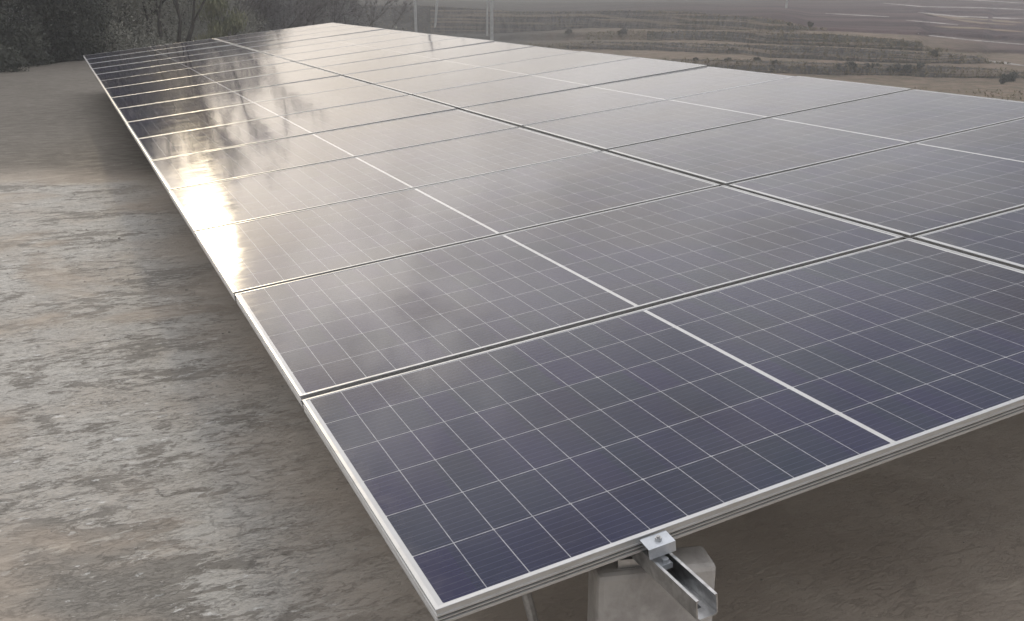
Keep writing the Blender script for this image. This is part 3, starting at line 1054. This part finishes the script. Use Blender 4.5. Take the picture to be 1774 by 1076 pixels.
for x, dist, z, h, lab in [(205, 33, -2.2, 9.6, "grey leafless tree between the dark trees and the forked tree"), (345, 37, -2.6, 6.8, "grey leafless tree right behind the forked tree"),
                           (470, 50, -3.3, 5.6, "purplish bare tree behind the small olive shrub"), (530, 53, -3.4, 6.6, "purplish bare tree left of the array's far corner"),
                           (425, 48, -3.3, 7.0, "purplish bare tree right of the olive willow shrub"), (590, 58, -3.5, 6.4, "hazy bare tree directly behind the array's far corner"),
                           (655, 60, -3.5, 5.6, "hazy bare tree left of the leftmost pole")]:
    branch_tree("bare_tree", site(x, dist, z), h, lab, "tree", "leafless trees behind the array", 2, 0.45, None, 0, twig_n=12, lean=0.15, rad=0.10, depth=4)
shrub(site(385, 36, -2.6), 0.95, 0.95, 5.2, 9000, m_leaf_olive, "tall olive-green willowy shrub behind the array's far edge", "shrub", None, 0.085, "willow_shrub", 20, 1.6, 0.16)
shrub(site(462, 41, -2.9), 0.75, 0.75, 3.6, 5000, m_leaf_olive, "small olive shrub right of the tall willowy one", "shrub", None, 0.075, "willow_shrub", 14, 1.2, 0.18)
for x, dist, rx, h, lab in [(560, 62, 2.6, 3.2, "grey scrub bush below the far corner's hazy trees"), (680, 64, 2.2, 3.0, "grey scrub bush left of the leftmost pole"),
                            (790, 66, 1.6, 2.0, "grey scrub bush between the leaning pole and the thick pole"), (925, 70, 1.4, 1.3, "grey scrub bush right of the thick pale pole")]:
    az, _ = azel(x, 60)
    shrub(polar(az, dist, ground_z(az, dist)), rx, rx, h, 5000, m_leaf_mid, lab, "bush", "scrub on the slope", 0.10, "bush", 16)

# small dark shrubs on the terraces
for x, y, w_, h, lab in [
    (1455, 124, 0.9, 0.55, "leftmost of the dark shrubs along the lowest bank"), (1475, 122, 0.7, 0.6, "dark shrub second from left along the lowest bank"),
    (1510, 124, 1.0, 0.55, "wide dark shrub in the middle of the lowest bank"), (1548, 127, 0.9, 0.7, "dark shrub beside the pale stone on the lowest bank"),
    (1575, 127, 0.8, 0.6, "dark shrub right of the pale stone on the lowest bank"), (1593, 122, 0.35, 0.7, "narrow upright shrub at the right end of the lowest bank's row"),
    (1737, 146, 0.35, 1.1, "dark post-like shrub standing alone at the photo's right edge"), (1756, 142, 0.9, 0.7, "dry shrub between the post-like shrub and the photo edge"),
    (1206, 106, 0.35, 0.3, "tiny dark tuft, leftmost above the array's right edge"), (1260, 107, 0.4, 0.35, "tiny dark tuft, second from left above the array edge"),
    (1311, 108, 0.3, 0.3, "tiny dark tuft on the pinkish strip above the array edge"), (1343, 113, 0.5, 0.3, "low dark tuft right of the pinkish strip's tufts"),
    (1405, 48, 0.35, 0.6, "dark bush on the grey upper slope above the third bank"), (1368, 47, 0.3, 0.4, "small dark bush left of the one above the third bank"),
    (1617, 98, 0.4, 0.6, "small bush on the second bank near its right end"), (1265, 92, 0.6, 0.5, "small dark bush at the foot of the second bank"),
    (985, 60, 0.8, 0.7, "round dark bush left of the third bank's beginning"), (1075, 62, 0.9, 0.8, "round dark bush at the left start of the third bank"),
]:
    az, d, z = on_terrain(x, y)
    shrub(polar(az, d, z), w_ * 0.8, w_ * 0.6, h * 0.8, 900, m_leaf_dark if y > 118 else m_leaf_scrub, lab, "shrub", "small shrubs on the terraces", 0.055, "small_shrub", 8)

# dry grass over banks and treads: uncountable
cen = []
for k, a0, a1, n in ((0, 20, 58, 9000), (1, 24, 50, 6000), (2, 28, 47, 6000), (3, 15, 41, 7000)):
    for a in rng.uniform(a0, a1, n):
        i = min(max(int((a - AZ_FINE[0]) / 0.22), 0), len(AZ_FINE) - 1)
        d0, z0, d1, z1 = prof[AZ_FINE[i]][1][k]
        t = random.random()
        if hash_noise(a * 5.0, k * 3.0, 1.3) + random.gauss(0, 0.5) < 0.0:
            continue
        if t < 0.12:
            cen.append((a, d1 + random.uniform(-0.15, 0.6), None))
        else:
            f = random.random() ** 0.8
            cen.append((a, d0 + (d1 - d0) * f - 0.32, z0 + (z1 - z0) * f))
for _ in range(2500):
    cen.append((random.uniform(12, 58), random.uniform(50, 60), None))
V, F = [], []
for a, d, z in cen:
    p = polar(a, d, ground_z(a, d) if z is None else z)
    hh = random.uniform(0.05, 0.16)
    s = Vector((random.gauss(0, 1), random.gauss(0, 1), 0)).normalized() * random.uniform(0.02, 0.06)
    tip = p + Vector((random.gauss(0, 0.08), random.gauss(0, 0.08), hh))
    k = len(V)
    V += [tuple(p - s), tuple(p + s), tuple(tip)]
    F.append((k, k + 1, k + 2))
tag(np_mesh("dry_grass", np.array(V), np.array(F), m_tan), "dry tan grass on the terrace banks and strips", "grass", kind='stuff')

# small stones and clods strewn over the yard
V, F = [], []
for _ in range(260):
    y = 0.4 + 9.0 * random.random() ** 1.6
    x = random.uniform(-1.4, 0.25) if random.random() < 0.8 else random.uniform(0.3, 3.0)
    s = random.uniform(0.002, 0.006) * (1.6 if random.random() < 0.08 else 1.0)
    k = len(V)
    a0 = random.uniform(0, 6.28)
    n = 6
    for lay in range(2):
        for i in range(n):
            an = a0 + 2 * math.pi * i / n
            r = s * random.uniform(0.75, 1.2) * (1.0 if lay == 0 else 0.6)
            V.append((x + r * math.cos(an) * 1.3, y + r * math.sin(an), -0.002 if lay == 0 else s * random.uniform(0.5, 0.85)))
    for i in range(n):
        j = (i + 1) % n
        F.append((k + i, k + j, k + n + j, k + n + i))
    F.append(tuple(range(k + n, k + 2 * n)))
m_stone = simple("field_stone", (0.42, 0.39, 0.35), (0.26, 0.24, 0.21), 25.0, 0.9, 0.3, 0.002)
tag(mesh_obj("gravel", V, F, m_stone), "small stones and clods scattered on the bare yard", "gravel", kind='stuff')

# ------------------------------------------------------------------ air
m_haze = bpy.data.materials.new("haze_air")
m_haze.use_nodes = True
nt = NT(m_haze.node_tree)
pv = nt.n('ShaderNodeVolumePrincipled', i={'Color': (0.93, 0.95, 1.0, 1.0), 'Density': 0.0028, 'Anisotropy': 0.25})
nt.t.links.new(pv.outputs[0], nt.n('ShaderNodeOutputMaterial').inputs['Volume'])
hz = MB().box(-460, 460, -460, 460, LOW - 1.4, 34.0).build("haze", m_haze)
tag(hz, kind='stuff')
